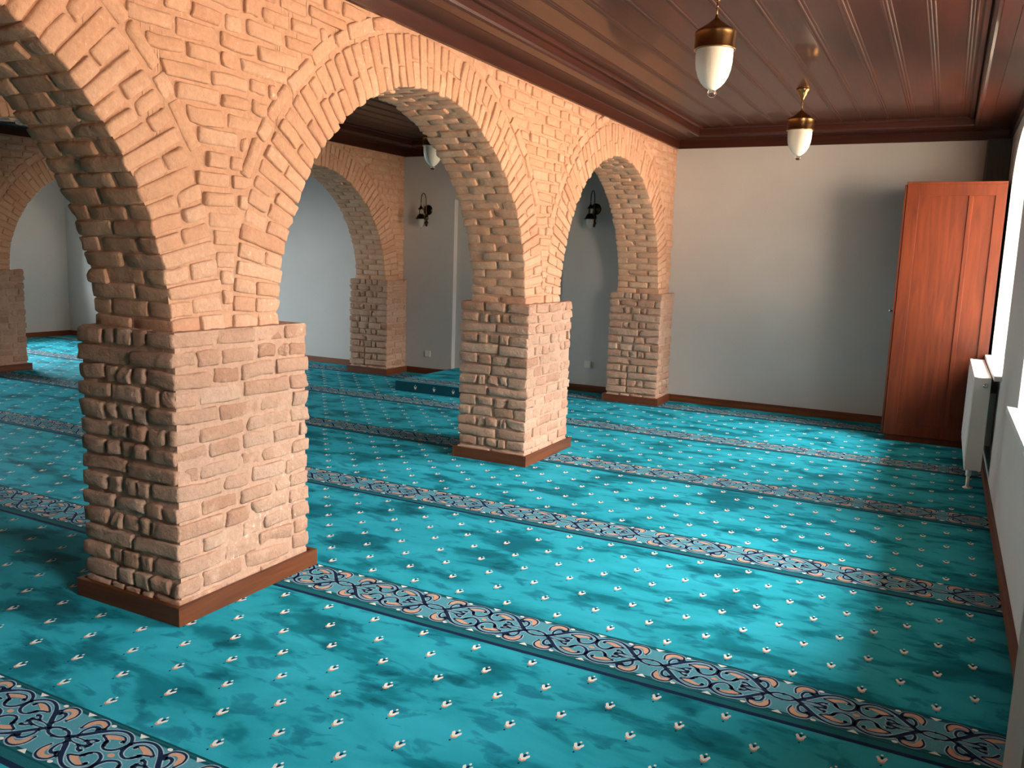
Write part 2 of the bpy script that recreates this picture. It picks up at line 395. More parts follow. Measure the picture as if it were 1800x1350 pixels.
def arc_top(t, hw, z_s, rise):     # segmental arch
    return z_s + rise * (1 - (t / hw) ** 2) ** 0.5
def window_wall(name, x_in, sgn, centres, label):
    """sgn = +1: wall body lies towards +x.  openings with arched tops"""
    q = MB(); x_out = x_in + sgn * WT; zs, rise = 2.32, 0.42; NSEG = 16
    ys = [YF - .3]
    def quad(p): q.add(p, [(0, 1, 2, 3)], 0)
    for x in (x_in, x_out):
        prev = YF - .3
        for c, hw in centres:
            quad([(x, prev, -.02), (x, c - hw, -.02), (x, c - hw, 3.2), (x, prev, 3.2)])
            quad([(x, c - hw, -.02), (x, c + hw, -.02), (x, c + hw, SILL), (x, c - hw, SILL)])
            for i in range(NSEG):
                t0 = -hw * math.cos(PI * i / NSEG); t1 = -hw * math.cos(PI * (i + 1) / NSEG)
                quad([(x, c + t0, arc_top(t0, hw, zs, rise)), (x, c + t1, arc_top(t1, hw, zs, rise)), (x, c + t1, 3.2), (x, c + t0, 3.2)])
            prev = c + hw
        quad([(x, prev, -.02), (x, YB + .3, -.02), (x, YB + .3, 3.2), (x, prev, 3.2)])
    for c, hw in centres:      # reveals
        quad([(x_in, c - hw, SILL), (x_out, c - hw, SILL), (x_out, c + hw, SILL), (x_in, c + hw, SILL)])
        for s_ in (-1, 1): quad([(x_in, c + s_ * hw, SILL), (x_out, c + s_ * hw, SILL), (x_out, c + s_ * hw, zs), (x_in, c + s_ * hw, zs)])
        for i in range(NSEG):
            t0 = -hw * math.cos(PI * i / NSEG); t1 = -hw * math.cos(PI * (i + 1) / NSEG)
            quad([(x_in, c + t0, arc_top(t0, hw, zs, rise)), (x_in, c + t1, arc_top(t1, hw, zs, rise)), (x_out, c + t1, arc_top(t1, hw, zs, rise)), (x_out, c + t0, arc_top(t0, hw, zs, rise))])
    tag(q.build(name, M_WALL), label, 'wall', kind='structure')
window_wall('wall_right', XR, 1, WIN_R, 'white window wall on the right')
window_wall('wall_left', XL, -1, WIN_L, 'white wall at the far left of the hall')

def window(n, x_in, sgn, c, hw):
    xg = x_in + sgn * (WT - 0.06)
    r = empty('window_%d' % n, (xg, c, SILL)); tag(r, kind='structure')
    q = MB(); zs, rise = 2.32 - SILL, 0.42; fw = 0.055
    def top(t): return arc_top(t, hw, zs, rise)
    q.box((-.03, -hw, 0), (.03, -hw + fw, zs)); q.box((-.03, hw - fw, 0), (.03, hw, zs)); q.box((-.03, -hw, 0), (.03, hw, fw))
    q.box((-.025, -.03, 0), (.025, .03, zs + rise - .02)); q.box((-.02, -hw, 1.10), (.02, hw, 1.15))
    for i in range(20):
        t0 = -hw * math.cos(PI * i / 20); t1 = -hw * math.cos(PI * (i + 1) / 20)
        a0, a1 = top(t0), top(t1); s0, s1 = 1 - fw / 1.0, 1
        p = [(-.03, t0, a0), (-.03, t1, a1), (-.03, t1 * .94, a1 - fw), (-.03, t0 * .94, a0 - fw)]; p2 = [(.03, y, z) for _, y, z in p]
        q.add(p + p2, [(0, 1, 2, 3), (4, 7, 6, 5), (0, 4, 5, 1), (3, 2, 6, 7), (0, 3, 7, 4), (1, 5, 6, 2)])
    q.build('window_frame', M_FRAME, r)
    g = MB(); pts = [(0, -hw + .01, .01), (0, hw - .01, .01)] + [(0, hw * math.cos(PI * i / 20) * .99, top(hw * math.cos(PI * i / 20)) - .005) for i in range(21)]
    g.add(pts, [tuple(range(len(pts)))]); g.build('pane', M_PANE, r)
    xi = -sgn * (WT - 0.06); s_ = MB()      # marble sill, its nose standing out of the wall
    ip = sorted((xi - sgn * .05, xi - sgn * .001)); s_.box((ip[0], -hw - .06, -.03), (ip[1], hw + .06, .004), 0, .003)
    ip = sorted((xi - sgn * .001, -sgn * .031)); s_.box((ip[0], -hw + .002, -.03), (ip[1], hw - .002, .0035))
    s_.build('window_sill', M_SILL, r)
n = 0
for c, hw in WIN_R[::-1]: n += 1; window(n, XR, 1, c, hw)
for c, hw in WIN_L[::-1]: n += 1; window(n, XL, -1, c, hw)

# unseen eaves added outside the window walls to cut off the high sky
q = MB(); q.box((XR + WT - .02, YF - .4, 3.0), (XR + WT + .75, YB + .4, 3.12)); q.box((XL - WT - .75, YF - .4, 3.0), (XL - WT + .02, YB + .4, 3.12))
tag(q.build('added_eaves_1', M_CEIL), kind='structure')

# ------------------------------------------------------------------ ceilings
def ceiling():
    q = MB()   # material 0: boards along y, 1: across
    bays = [(-.09, XR), (-3.77, -.56), (-7.45, -4.24), (XL, -7.92)]
    for (x0, x1) in bays:
        # field of boards with narrow reeded battens over the joints
        q.add([(x0, YF, ZC), (x1, YF, ZC), (x1, YB, ZC), (x0, YB, ZC)], [(0, 3, 2, 1)], 2)
        xb = 2.94 if x1 > 0 else x1 - .21
        xs = [xb - .2133 * i for i in range(0, 40) if xb - .2133 * i > x0 + .30]
        edges = [x1 - .25] + xs + [x0 + .25]
        for a, b in zip(edges[:-1], edges[1:]):
            if abs(a - b) > .03: q.box((b + .002, YF + .2, ZC - .018), (a - .002, YB - .2, ZC - .001), 0)
        for x in xs:
            for dx, hh in ((-.019, .004), (0, .008), (.019, .004)):
                n_ = 4
                pr = [(x + dx + .010 * math.cos(PI * i / n_), ZC - .018 - hh * math.sin(PI * i / n_)) for i in range(n_ + 1)]
                vs = [(px, YF + .2, pz) for px, pz in pr] + [(px, YB - .2, pz) for px, pz in pr]
                q.add(vs, [(i, i + 1, n_ + 2 + i, n_ + 1 + i) for i in range(n_)], 0, True)
        # cornice profile: (distance from the wall, z)
        prof = [(-.0, ZF), (.026, ZF), (.026, ZF + .088), (.034, ZF + .094), (.20, ZF + .094), (.203, ZF + .090), (.207, ZF + .094), (.29, ZF + .097), (.296, ZF + .088), (.312, ZF + .082), (.326, ZF + .09), (.332, ZF + .104), (.335, ZC - .035), (.345, ZC - .044), (.37, ZC - .044), (.378, ZC - .034), (.38, ZC)]
        for (pa, za), (pb, zb) in zip(prof[:-1], prof[1:]):
            q.add([(x0 + pa, YF + pa, za), (x0 + pb, YF + pb, zb), (x0 + pb, YB - pb, zb), (x0 + pa, YB - pa, za)], [(0, 1, 2, 3)], 0)
            q.add([(x1 - pa, YF + pa, za), (x1 - pb, YF + pb, zb), (x1 - pb, YB - pb, zb), (x1 - pa, YB - pa, za)], [(0, 1, 2, 3)], 0)
            q.add([(x0 + pa, YB - pa, za), (x0 + pb, YB - pb, zb), (x1 - pb, YB - pb, zb), (x1 - pa, YB - pa, za)], [(0, 1, 2, 3)], 1)
            q.add([(x0 + pa, YF + pa, za), (x0 + pb, YF + pb, zb), (x1 - pb, YF + pb, zb), (x1 - pa, YF + pa, za)], [(0, 1, 2, 3)], 1)
    q.add([(XL - .5, YF - .4, 3.21), (XR + .5, YF - .4, 3.21), (XR + .5, YB + .4, 3.21), (XL - .5, YB + .4, 3.21)], [(0, 1, 2, 3)], 2)
    tag(q.build('ceiling', [M_CEIL, M_CEILX, M_DARK]), 'dark red-brown varnished board ceiling with stepped cornice', 'ceiling', kind='structure')
ceiling()

# ------------------------------------------------------------------ baseboards
BH, BT = 0.082, 0.02
def baseboard(name, a, b, m):
    q = MB(); q.box(a, b, 0, .003); tag(q.build(name, m), kind='structure')
q = MB()
for a, b in ((-.02, XR), (-3.68, -2.915), (-1.495, -.66), (-7.36, -4.35), (XL, -8.02)): q.box((a, YB - BT, 0), (b, YB, BH), 0, .003)
tag(q.build('baseboard_back', M_SKX), kind='structure')
baseboard('baseboard_right', (XR - BT, .40, 0), (XR, YB - BT, BH), M_SK)
baseboard('baseboard_right_near', (XR - BT, YF, 0), (XR, .02, BH), M_SK)
baseboard('baseboard_left', (XL, YF, 0), (XL + BT, YB - BT, BH), M_SK)

# ------------------------------------------------------------------ brickwork
def brick_template(nx, ny, nz):
    idx = {}; vs = []
    for i in range(nx):
        for j in range(ny):
            for k in range(nz):
                if i in (0, nx - 1) or j in (0, ny - 1) or k in (0, nz - 1): idx[(i, j, k)] = len(vs); vs.append((i, j, k))
    fs = []
    for i in range(nx - 1):
        for j in range(ny - 1):
            fs.append((idx[(i, j, 0)], idx[(i, j + 1, 0)], idx[(i + 1, j + 1, 0)], idx[(i + 1, j, 0)]))
            fs.append((idx[(i, j, nz - 1)], idx[(i + 1, j, nz - 1)], idx[(i + 1, j + 1, nz - 1)], idx[(i, j + 1, nz - 1)]))
    for i in range(nx - 1):
        for k in range(nz - 1):
            fs.append((idx[(i, 0, k)], idx[(i + 1, 0, k)], idx[(i + 1, 0, k + 1)], idx[(i, 0, k + 1)]))
            fs.append((idx[(i, ny - 1, k)], idx[(i, ny - 1, k + 1)], idx[(i + 1, ny - 1, k + 1)], idx[(i + 1, ny - 1, k)]))
    for j in range(ny - 1):
        for k in range(nz - 1):
            fs.append((idx[(0, j, k)], idx[(0, j, k + 1)], idx[(0, j + 1, k + 1)], idx[(0, j + 1, k)]))
            fs.append((idx[(nx - 1, j, k)], idx[(nx - 1, j + 1, k)], idx[(nx - 1, j + 1, k + 1)], idx[(nx - 1, j, k + 1)]))
    return np.array(vs), np.array(fs)
TV, TF = brick_template(6, 6, 5)
def lat(n, half, r):      # lattice positions along one axis
    inner = np.linspace(-(half - r), half - r, n - 2)
    return np.concatenate([[-half], inner, [half]])
class Bricks:
    def __init__(s, seed): s.V = []; s.F = []; s.n = 0; s.r = np.random.default_rng(seed)
    def add(s, c, size, R=None, rnd=0.0105, jit=0.0022, tilt=0.012):
        """c centre, size full (x,y,z); R optional 3x3"""
        rg = s.r; h = np.maximum(np.array(size) / 2, 0.012); rr = min(rnd * rg.uniform(.7, 1.25), h.min() * .8)
        X = lat(6, h[0], rr); Y = lat(6, h[1], rr); Z = lat(5, h[2], rr)
        P = np.stack([X[TV[:, 0]], Y[TV[:, 1]], Z[TV[:, 2]]], 1)
        Q = np.clip(P, -(h - rr), h - rr); D = P - Q; L = np.linalg.norm(D, axis=1, keepdims=True)
        P = np.where(L > 1e-9, Q + D / np.maximum(L, 1e-9) * rr, P)
        # worn, uneven shape: low-frequency warp plus fine jitter, the odd chipped corner
        a = rg.normal(0, 1, (3, 3)) * jit * 1.3; u = P / h
        P = P + np.sin(u * 2.2 + rg.uniform(0, 6, 3)) @ a + rg.normal(0, jit * .55, P.shape)
        if rg.random() < .35:
            cn = np.sign(rg.normal(size=3)) * h; d = np.linalg.norm(P - cn, axis=1); rad = rg.uniform(.02, .045)
            k = np.clip(1 - d / rad, 0, 1)[:, None]; P = P - np.sign(cn) * k * rg.uniform(.005, .014)
        t = rg.normal(0, tilt, 3); T_ = np.array([[1, -t[2], t[1]], [t[2], 1, -t[0]], [-t[1], t[0], 1]])
        P = P @ T_.T
        if R is not None: P = P @ np.array(R).T
        s.V.append(P + np.array(c)); s.F.append(TF + s.n); s.n += len(P)
    def mesh(s, name, mats, mb=None, mb_mat=1):
        V = np.concatenate(s.V); F = np.concatenate(s.F); nb = len(F)
        vs = V.tolist(); fs = F.tolist(); mi = [0] * nb; sm = [True] * nb
        if mb:
            b = len(vs); vs += [list(v) for v in mb.v]; fs += [[b + i for i in f] for f in mb.f]; mi += [mb_mat] * len(mb.f); sm += list(mb.sm)
        me = bpy.data.meshes.new(name); me.from_pydata(vs, [], fs)
        for m in mats: me.materials.append(m)
        me.polygons.foreach_set('material_index', mi); me.polygons.foreach_set('use_smooth', sm); me.update()
        return me
def cuts(L, kinds, r, gap):
    """split a length into bricks, returns [(start, end)] without the joints"""
    out = []; p = 0.0
    while p < L - 1e-6:
        l = kinds[int(r.integers(len(kinds)))] * r.uniform(.9, 1.1)
        if L - p - l < .055: l = L - p
        out.append([p, p + l]); p += l
    return [(a + (gap / 2 if i else 0), b - (gap / 2 if i < len(out) - 1 else 0)) for i, (a, b) in enumerate(out)]
def lumpy_box(m, a, b, step, amp, r, faces='xXyYZ'):
    """box with subdivided, slightly uneven faces (mortar)"""
    a = np.array(a); b = np.array(b)
    for f in faces:
        ax = 'xyz'.index(f.lower()); hi = f.isupper(); o1, o2 = [i for i in range(3) if i != ax]
        n1 = max(2, int((b[o1] - a[o1]) / step)); n2 = max(2, int((b[o2] - a[o2]) / step)); vs = []
        for i in range(n1 + 1):
            for j in range(n2 + 1):
                p = np.zeros(3); p[ax] = b[ax] if hi else a[ax]; p[o1] = a[o1] + (b[o1] - a[o1]) * i / n1; p[o2] = a[o2] + (b[o2] - a[o2]) * j / n2
                if 0 < i < n1 and 0 < j < n2: p[ax] += r.normal(0, amp)
                vs.append(p)
        fs = []
        for i in range(n1):
            for j in range(n2):
                q4 = (i * (n2 + 1) + j, (i + 1) * (n2 + 1) + j, (i + 1) * (n2 + 1) + j + 1, i * (n2 + 1) + j + 1)
                fs.append(q4 if (hi != (ax == 1)) else q4[::-1])
        m.add(vs, fs, 0, True)

PX0, PX1 = -.63, -.03          # lower pier, brick faces in x
UX0, UX1 = -.56, -.085         # arch wall faces in x
CAP = 1.25
RI, RO, RH = 1.325, 1.612, 1.70
ZS = 1.23
def pier_mesh(ya, yb, seed, wall=None):
    """lower brick block from ya to yb"""
    B = Bricks(seed); r = B.r; pitch = (CAP - .02) / 15
    for i in range(15):
        z = .02 + pitch * (i + .5); hz = pitch - .015 + r.normal(0, .002)
        dz = lambda: r.normal(0, .0022)
        if i % 2 == (seed % 2):   # faces across x run through
            for f in (0, 1):
                if wall == f: continue
                yc = ya if f == 0 else yb; s_ = 1 if f == 0 else -1; dep = .12
                L = PX1 - PX0; sp = L / 2 + r.uniform(-.06, .06)
                segs = [(0, sp - .009), (sp + .009, L)] if r.random() < .8 else cuts(L, (.2, .2, .11), r, .018)
                for a, b in segs: B.add((PX0 + (a + b) / 2, yc + s_ * (dep / 2 + r.normal(0, .003)), z + dz()), (b - a, dep, hz))
            lo = ya + (.12 + .018 if wall != 0 else 0); hi = yb - (.12 + .018 if wall != 1 else 0)
            for f in (0, 1):
                xc = PX0 if f == 0 else PX1; s_ = 1 if f == 0 else -1
                for a, b in cuts(hi - lo, (.23, .25, .13), r, .022): B.add((xc + s_ * (.055 + r.normal(0, .003)), lo + (a + b) / 2, z + dz()), (.11, b - a, hz))
        else:
            dep = .155
            for f in (0, 1):
                xc = PX0 if f == 0 else PX1; s_ = 1 if f == 0 else -1
                for a, b in cuts(yb - ya, (.17, .24, .2), r, .022): B.add((xc + s_ * (dep / 2 + r.normal(0, .003)), ya + (a + b) / 2, z + dz()), (dep, b - a, hz))
            for f in (0, 1):
                if wall == f: continue
                yc = ya if f == 0 else yb; s_ = 1 if f == 0 else -1
                lo = PX0 + dep + .02; hi = PX1 - dep - .02
                w_ = hi - lo; u = r.uniform(.85, 1.15, 3)
                if r.random() < .65: c1, c2 = w_ * .25 * u[0], w_ * (1 - .25 * u[1]); seg_ = [(0, c1), (c1 + .018, c2 - .018), (c2, w_)]
                else: c1 = w_ * .5 * u[0]; seg_ = [(0, c1 - .009), (c1 + .009, w_)]
                for a, b in seg_: B.add((lo + (a + b) / 2, yc + s_ * (.055 + r.normal(0, .003)), z + dz()), (b - a, .11, hz))
    m = MB(); lumpy_box(m, (PX0 + .013, ya + (.019 if wall != 0 else 0), 0), (PX1 - .009, yb - (.013 if wall != 1 else 0), CAP - .006), .03, .0022, r)
    # mortar fillet behind the skirting
    m.box((PX0 - .004, ya - (.004 if wall != 0 else 0), 0), (PX1 + .004, yb + (.004 if wall != 1 else 0), .07))
    return B.mesh('pier', [M_BL, M_MORT], m)
def skirting(parent, ya, yb, wall=None):
    q = MB(); t = .022; x0, x1 = -.66, .0; y0, y1 = ya - .03, yb + .03; h = .083
    if wall == 0: y0 = ya
    if wall == 1: y1 = yb
    q.box((x0, y0, 0), (x0 + t, y1, h), 0, .002); q.box((x1 - t, y0, 0), (x1, y1, h), 0, .002)
    if wall != 0: q.box((x0 + t, y0, 0), (x1 - t, y0 + t, h), 1, .002)
    if wall != 1: q.box((x0 + t, y1 - t, 0), (x1 - t, y1, h), 1, .002)
    return q.build('skirting', [M_SK, M_SKX], parent)

def ring_mesh(yc, seed):
    B = Bricks(seed); r = B.r; NV = 62; mid = 1.645
    for i in range(NV):
        t = PI * (i + .5) / NV; ct, st = math.cos(t), math.sin(t)
        rmax = min(RO, (mid - .008) / max(abs(ct), 1e-3)); rmax = min(rmax, (2.86 - ZS) / max(st, 1e-3)) if st > .5 else rmax
        thick = PI * RI / NV - .008 + r.normal(0, .0025)
        R = np.array([[1, 0, 0], [0, -ct, -st], [0, st, -ct]])
        # local frame: x along wall, y = radial, z = tangential
        R = np.array([[1, 0, 0], [0, ct, -st], [0, st, ct]])
        if i % 2 == 0: rad = [(RI, rmax)] if r.random() < .75 else [(RI, RI + .15), (RI + .165, rmax)]
        else:
            s_ = r.uniform(.11, .17); rad = [(RI, RI + s_), (RI + s_ + .014, rmax)]
        W = UX1 - UX0
        if i % 2 == 0: xs = [(0, W / 2 - .009 + r.normal(0, .02))]; xs.append((xs[0][1] + .018, W))
        else: xs = [(0, .115), (.133, W - .133), (W - .115, W)]
        for q_, (ra, rb) in enumerate(rad):
            if rb - ra < .03: continue
            for k, (xa, xb) in enumerate(xs):
                if q_ and 0 < k < len(xs) - 1: continue
                pr = r.normal(0, .0035) if q_ == 0 else 0
                th2 = thick * (1 + .16 * ((ra + rb) / 2 / RI - 1) * 3)
                x_off = r.normal(0, .0025)
                rc = (ra + rb) / 2 + pr
                B.add((UX0 + (xa + xb) / 2 + x_off, yc + rc * ct, ZS + rc * st), (xb - xa, rb - ra, th2), R, .010, .0016, .010)
    # outer course of bricks laid along the curve
    a = math.radians(27)
    while a < math.radians(153):
        l = (.21 if r.random() < .6 else .12) * r.uniform(.9, 1.1); da = l / RH; t = a + da / 2; rc = (RO + .016 + RH) / 2 + .004
        ct, st = math.cos(t), math.sin(t)
        if ZS + (rc + .035) * st < 2.86:
            R = np.array([[1, 0, 0], [0, ct, -st], [0, st, ct]])
            for x in (UX0 + .055, UX1 - .055): B.add((x + r.normal(0, .0025), yc + rc * ct, ZS + rc * st), (.11, .068, l - .022), R, .011, .0022, .014)
        a += da
    return B.mesh('arch_ring', [M_BU])
ARC_C = [-4.54 + 0.0, -1.2525, 2.035, 5.3225]
def spandrel_mesh(seed):
    B = Bricks(seed); r = B.r; pitch = .084; z = CAP + .004; i = 0
    while z < 2.84:
        h = min(pitch, 2.85 - z); zc = z + h / 2
        # clear stretches of this course
        bl = []
        for c in ARC_C:
            zz = zc - ZS
            rad = RH + .008 if zz > .70 else RO + .012
            if zz < rad: hwid = math.sqrt(rad * rad - zz * zz); bl.append((c - hwid, c + hwid))
        p = YF; segs = []
        for a, b in bl:
            if a > p: segs.append((p, a))
            p = max(p, b)
        if p < YB: segs.append((p, YB))
        for a, b in segs:
            L = b - a
            if L < .045: continue
            kinds = (.20, .24, .12, .18) if zc < 2.4 else (.12, .15, .23, .19)
            for ca, cb in cuts(L, kinds, r, .026):
                if cb - ca < .03: continue
                for x in (UX0 + .055, UX1 - .055):
                    B.add((x + r.normal(0, .0035), a + (ca + cb) / 2, zc + r.normal(0, .003)), (.11, cb - ca, h - .022 + r.normal(0, .003)), None, .011, .0019, .014)
        z += pitch; i += 1
    # mortar body with the arches cut out
    m = MB(); x0, x1 = UX0 + .013, UX1 - .013; rc = RI + .0105; top = 3.1
    def col_(ya, yb, za, zb):
        NZ_ = max(1, int((top - min(za, zb)) / .06))
        for x, s_ in ((x0, -1), (x1, 1)):
            vs = []
            for k in range(NZ_ + 1):
                f = k / NZ_; 
                for y, z0_ in ((ya, za), (yb, zb)):
                    hh = math.sin(y * 91.7 + (z0_ + (top - z0_) * f) * 57.3 + s_) * .5 + math.sin(y * 37.1 - (z0_ + (top - z0_) * f) * 83.9) * .5
                    vs.append((x + hh * .002, y, z0_ + (top - z0_) * f))
            m.add(vs, [(2 * k, 2 * k + 1, 2 * k + 3, 2 * k + 2) if s_ > 0 else (2 * k, 2 * k + 2, 2 * k + 3, 2 * k + 1) for k in range(NZ_)], 0, True)
        m.add([(x0, ya, za), (x0, yb, zb), (x1, yb, zb), (x1, ya, za)], [(0, 1, 2, 3)], 0, True)
    p = YF
    for c in ARC_C:
        n_ = max(1, int((c - rc - p) / .06))
        for k in range(n_): col_(p + (c - rc - p) * k / n_, p + (c - rc - p) * (k + 1) / n_, CAP - .02, CAP - .02)
        ts = [PI - PI * k / 64 for k in range(65)]
        for t0, t1 in zip(ts[:-1], ts[1:]): col_(c + rc * math.cos(t0), c + rc * math.cos(t1), ZS + rc * math.sin(t0), ZS + rc * math.sin(t1))
        # vertical springers down to the caps
        for y in (c - rc, c + rc): m.add([(x0, y, CAP - .02), (x1, y, CAP - .02), (x1, y, ZS), (x0, y, ZS)], [(0, 1, 2, 3)], 0)
        p = c + rc
    n_ = max(1, int((YB - p) / .06))
    for k in range(n_): col_(p + (YB - p) * k / n_, p + (YB - p) * (k + 1) / n_, CAP - .02, CAP - .02)
    m.add([(x0, YF, top), (x0, YB, top), (x1, YB, top), (x1, YF, top)], [(0, 1, 2, 3)], 0)
    return B.mesh('wall_face', [M_BU, M_MORTU], m)

PIERS = [(YF, -5.727, 0), (-3.2875 + .03, -3.2875 + .848, None), (.03, .848, None), (3.2875 + .03, 3.2875 + .848, None), (6.582 + .03, YB, 1)]
def arcade(x, first=None, label=None):
    root = empty('brick_arcade', (x, 0, 0)); tag(root, label, 'arcade', 'brick arcades crossing the prayer hall')
    if first is None:
        for k, (a, b, wl) in enumerate(PIERS):
            me = pier_mesh(a, b, 11 + k * 3, wl); o = bpy.data.objects.new('pier', me); col.objects.link(o); o.parent = root
            skirting(o, a, b, wl)
        for k, c in enumerate(ARC_C):
            o = bpy.data.objects.new('arch_ring', ring_mesh(c, 40 + k)); col.objects.link(o); o.parent = root
        o = bpy.data.objects.new('wall_face', spandrel_mesh(77)); col.objects.link(o); o.parent = root
    else:
        for ch in list(first.children):
            c = ch.copy(); col.objects.link(c); c.parent = root
            for g in ch.children: d = g.copy(); col.objects.link(d); d.parent = c
    return root
A0 = arcade(0.0, None, 'brick arcade nearest the window wall, its brickwork brightly lit')
arcade(ARX[1], A0, 'middle brick arcade in shade, seen through the arches of the nearest one')
arcade(ARX[2], A0, 'farthest dark brick arcade at the left edge, before the left white wall')

# ------------------------------------------------------------------ cabinet
cab = empty('cabinet', (2.335, 6.20, 0)); tag(cab, 'tall reddish-brown wooden cabinet standing in the right corner by the radiator', 'cabinet')
q = MB(); W_, D_, H_ = .79, YB - 6.20 - .03, 2.365
fr = .085
q.box((.0, .012, .06), (W_, D_, H_ - .0), 0, .003)                      # carcass
q.build('body', M_CAB, cab)
q = MB()                                                               # framed side panel towards the camera
q.box((.0, 0, .06), (fr + .02, .014, H_), 0, .002); q.box((W_ - fr, 0, .06), (W_, .014, H_), 0, .002)
q.box((fr + .02, 0, H_ - .10), (W_ - fr, .014, H_), 0, .002); q.box((fr + .02, 0, .06), (W_ - fr, .014, .17), 0, .002)
q.box((.50, .004, .17), (.535, .014, H_ - .10), 0, .002)
q.build('side_frame', M_CAB, cab)
q = MB(); q.box((-.006, -.008, H_), (W_, D_, H_ + .022), 0, .004); q.build('cornice', M_CAB, cab)
q = MB(); q.box((.01, .02, 0), (W_ - .01, D_, .06)); q.build('plinth', M_CAB, cab)
for k in range(2):
    y0 = .006 + k * (D_ / 2); q = MB(); q.box((-.022, y0, .065), (-.001, y0 + D_ / 2 - .008, H_ - .003), 0, .003)
    d = q.build('door', M_CAB, cab)
    q = MB(); ky = y0 + (.055 if k == 0 else D_ / 2 - .07)
    q.lathe([(0, -.055), (.010, -.055), (.014, -.048), (.012, -.038), (.006, -.034), (.006, -.021)], (0, ky, 1.215), 16, 0, 'X'); kn = q.build('knob', M_CHROME, d); tag(kn, 'small pale metal knob')

# ------------------------------------------------------------------ radiator
rad = empty('radiator', (3.04, 4.60, 0)); tag(rad, 'white panel radiator under the window beside the cabinet', 'radiator')
x0, x1, L, za, zb = -.055, .055, 1.45, .135, .838
q = MB(); q.box((x0, 0.012, za), (x0 + .014, L - .012, zb - .006), 0, .005)
k = .05
while k < L - .06: q.box((x0 - .004, k, za + .045), (x0 + .001, k + .022, zb - .05), 0, .0018); k += .0333
q.build('front_panel', M_WHITE, rad)
q = MB(); q.box((x1 - .018, .012, za), (x1 - .004, L - .012, zb - .006), 0, .005); q.build('rear_panel', M_WHITE, rad)
for y in (0, L - .012): q = MB(); q.box((x0, y, za + .01), (x1, y + .012, zb), 0, .003); q.build('end_panel', M_WHITE, rad)
q = MB(); q.box((x0, 0, zb - .008), (x0 + .02, L, zb + .004), 0, .002); q.box((x1 - .02, 0, zb - .008), (x1, L, zb + .004), 0, .002)
k = 0.004
while k < L - .02: q.box((x0 + .018, k, zb - .004), (x1 - .018, k + .011, zb + .003)); k += .0145
q.build('top_grille', M_WHITE, rad)
q = MB(); q.lathe([(0, .016), (.009, .016), (.011, .012), (.012, 0), (.016, 0), (.016, -.004)], (.02, 0, zb - .055), 20, 0, 'Y'); q.build('vent_plug', M_CHROME, rad)
q = MB(); q.lathe([(0, .07), (.016, .068), (.019, .06), (.019, .02), (.012, .012), (.012, 0)], (-.02, .05, za - .06), 20, 0); q.box((-.034, .036, za - .005), (-.006, .064, za + .03), 0, .003)
q.build('valve', M_WHITE, rad)
q = MB(); q.tube([(-.02, .05, 0.0), (-.02, .05, za - .05)], .0125, 14); q.lathe([(0, .012), (.018, .012), (.03, .004), (.031, 0)], (-.02, .05, .0), 20); q.build('pipe', M_WHITE, rad)
for y in (.25, L - .25):
    q = MB(); q.box((x1 - .006, y - .02, .3), (XR - 3.04 - .002, y + .02, .7)); q.build('bracket', M_WHITE, rad)

# ------------------------------------------------------------------ boxed pipe in the corner over the cabinet
q = MB(); q.box((-.205, -.16, 0), (0, 0, .42), 0, .006)
for k in range(5): q.box((-.20 + k * .042, -.166, .01), (-.18 + k * .042, -.158, .41), 0, .002)
b_ = q.build('pipe_box', M_DUCT); b_.location = (XR, YB, 2.42); tag(b_, 'dark grey boxing in the corner directly above the cabinet', 'pipe box')

# ------------------------------------------------------------------ pendants
def make_pendant():
    r = empty('pendant_lamp', (0, 0, ZC - .018))
    drop = -(ZC - .018) + 2.457          # tip height relative to the root
    q = MB(); q.lathe([(.052, 0), (.054, -.006), (.050, -.016), (.040, -.030), (.036, -.034), (.034, -.044), (.020, -.066), (.012, -.078), (.010, -.086), (0, -.088)], (0, 0, 0), 32); q.build('canopy', M_BRASS, r)
    zt = drop + .394
    q = MB(); q.tube([(0, 0, -.085), (0, 0, zt)], .0035, 10)
    z_ = -.11
    while z_ > zt + .03: q.lathe([(.0035, .006), (.006, .003), (.006, -.003), (.0035, -.006)], (0, 0, z_), 10); z_ -= .045
    q.build('rod', M_CHAIN, r)
    q = MB(); q.lathe([(.006, zt + .018), (.009, zt + .012), (.008, zt + .004), (.014, zt - .002), (.024, zt - .012), (.050, zt - .032), (.078, zt - .050), (.096, zt - .060), (.103, zt - .066), (.106, zt - .072), (.104, zt - .078), (.104, zt - .150), (.107, zt - .153), (.107, zt - .158), (.100, zt - .160), (.092, zt - .150)], (0, 0, 0), 48)
    q.build('brass_cap', M_BRASS, r)
    zg = zt - .150
    prof = [(.095, zg), (.0955, zg - .03), (.094, zg - .07), (.089, zg - .105), (.078, zg - .14), (.062, zg - .168), (.044, zg - .188), (.030, zg - .198), (.021, zg - .204), (.018, zg - .210)]
    q = MB(); q.lathe(prof + [(a - .004, b + .003) for a, b in prof[::-1]], (0, 0, 0), 48); q.build('glass_shade', M_FROST, r)
    q = MB(); c_ = drop + .022; q.lathe([(0, c_ + .020)] + [(.024 * math.sin(PI * i / 12), c_ + .022 * math.cos(PI * i / 12)) for i in range(2, 13)], (0, 0, 0), 24); q.build('glass_drop', M_CLEAR, r)
    return r
def copy_thing(o):
    c = o.copy(); col.objects.link(c)
    for ch in list(o.children):
        d = ch.copy(); col.objects.link(d); d.parent = c
        for g in ch.children: e_ = g.copy(); col.objects.link(e_); e_.parent = d
    return c
p0 = make_pendant(); p0.location = (1.55, 2.17, ZC - .018)
PG = 'pendant lamps under the wooden ceiling'
tag(p0, 'nearest brass pendant lamp with white glass bowl, largest in view', 'pendant lamp', PG)
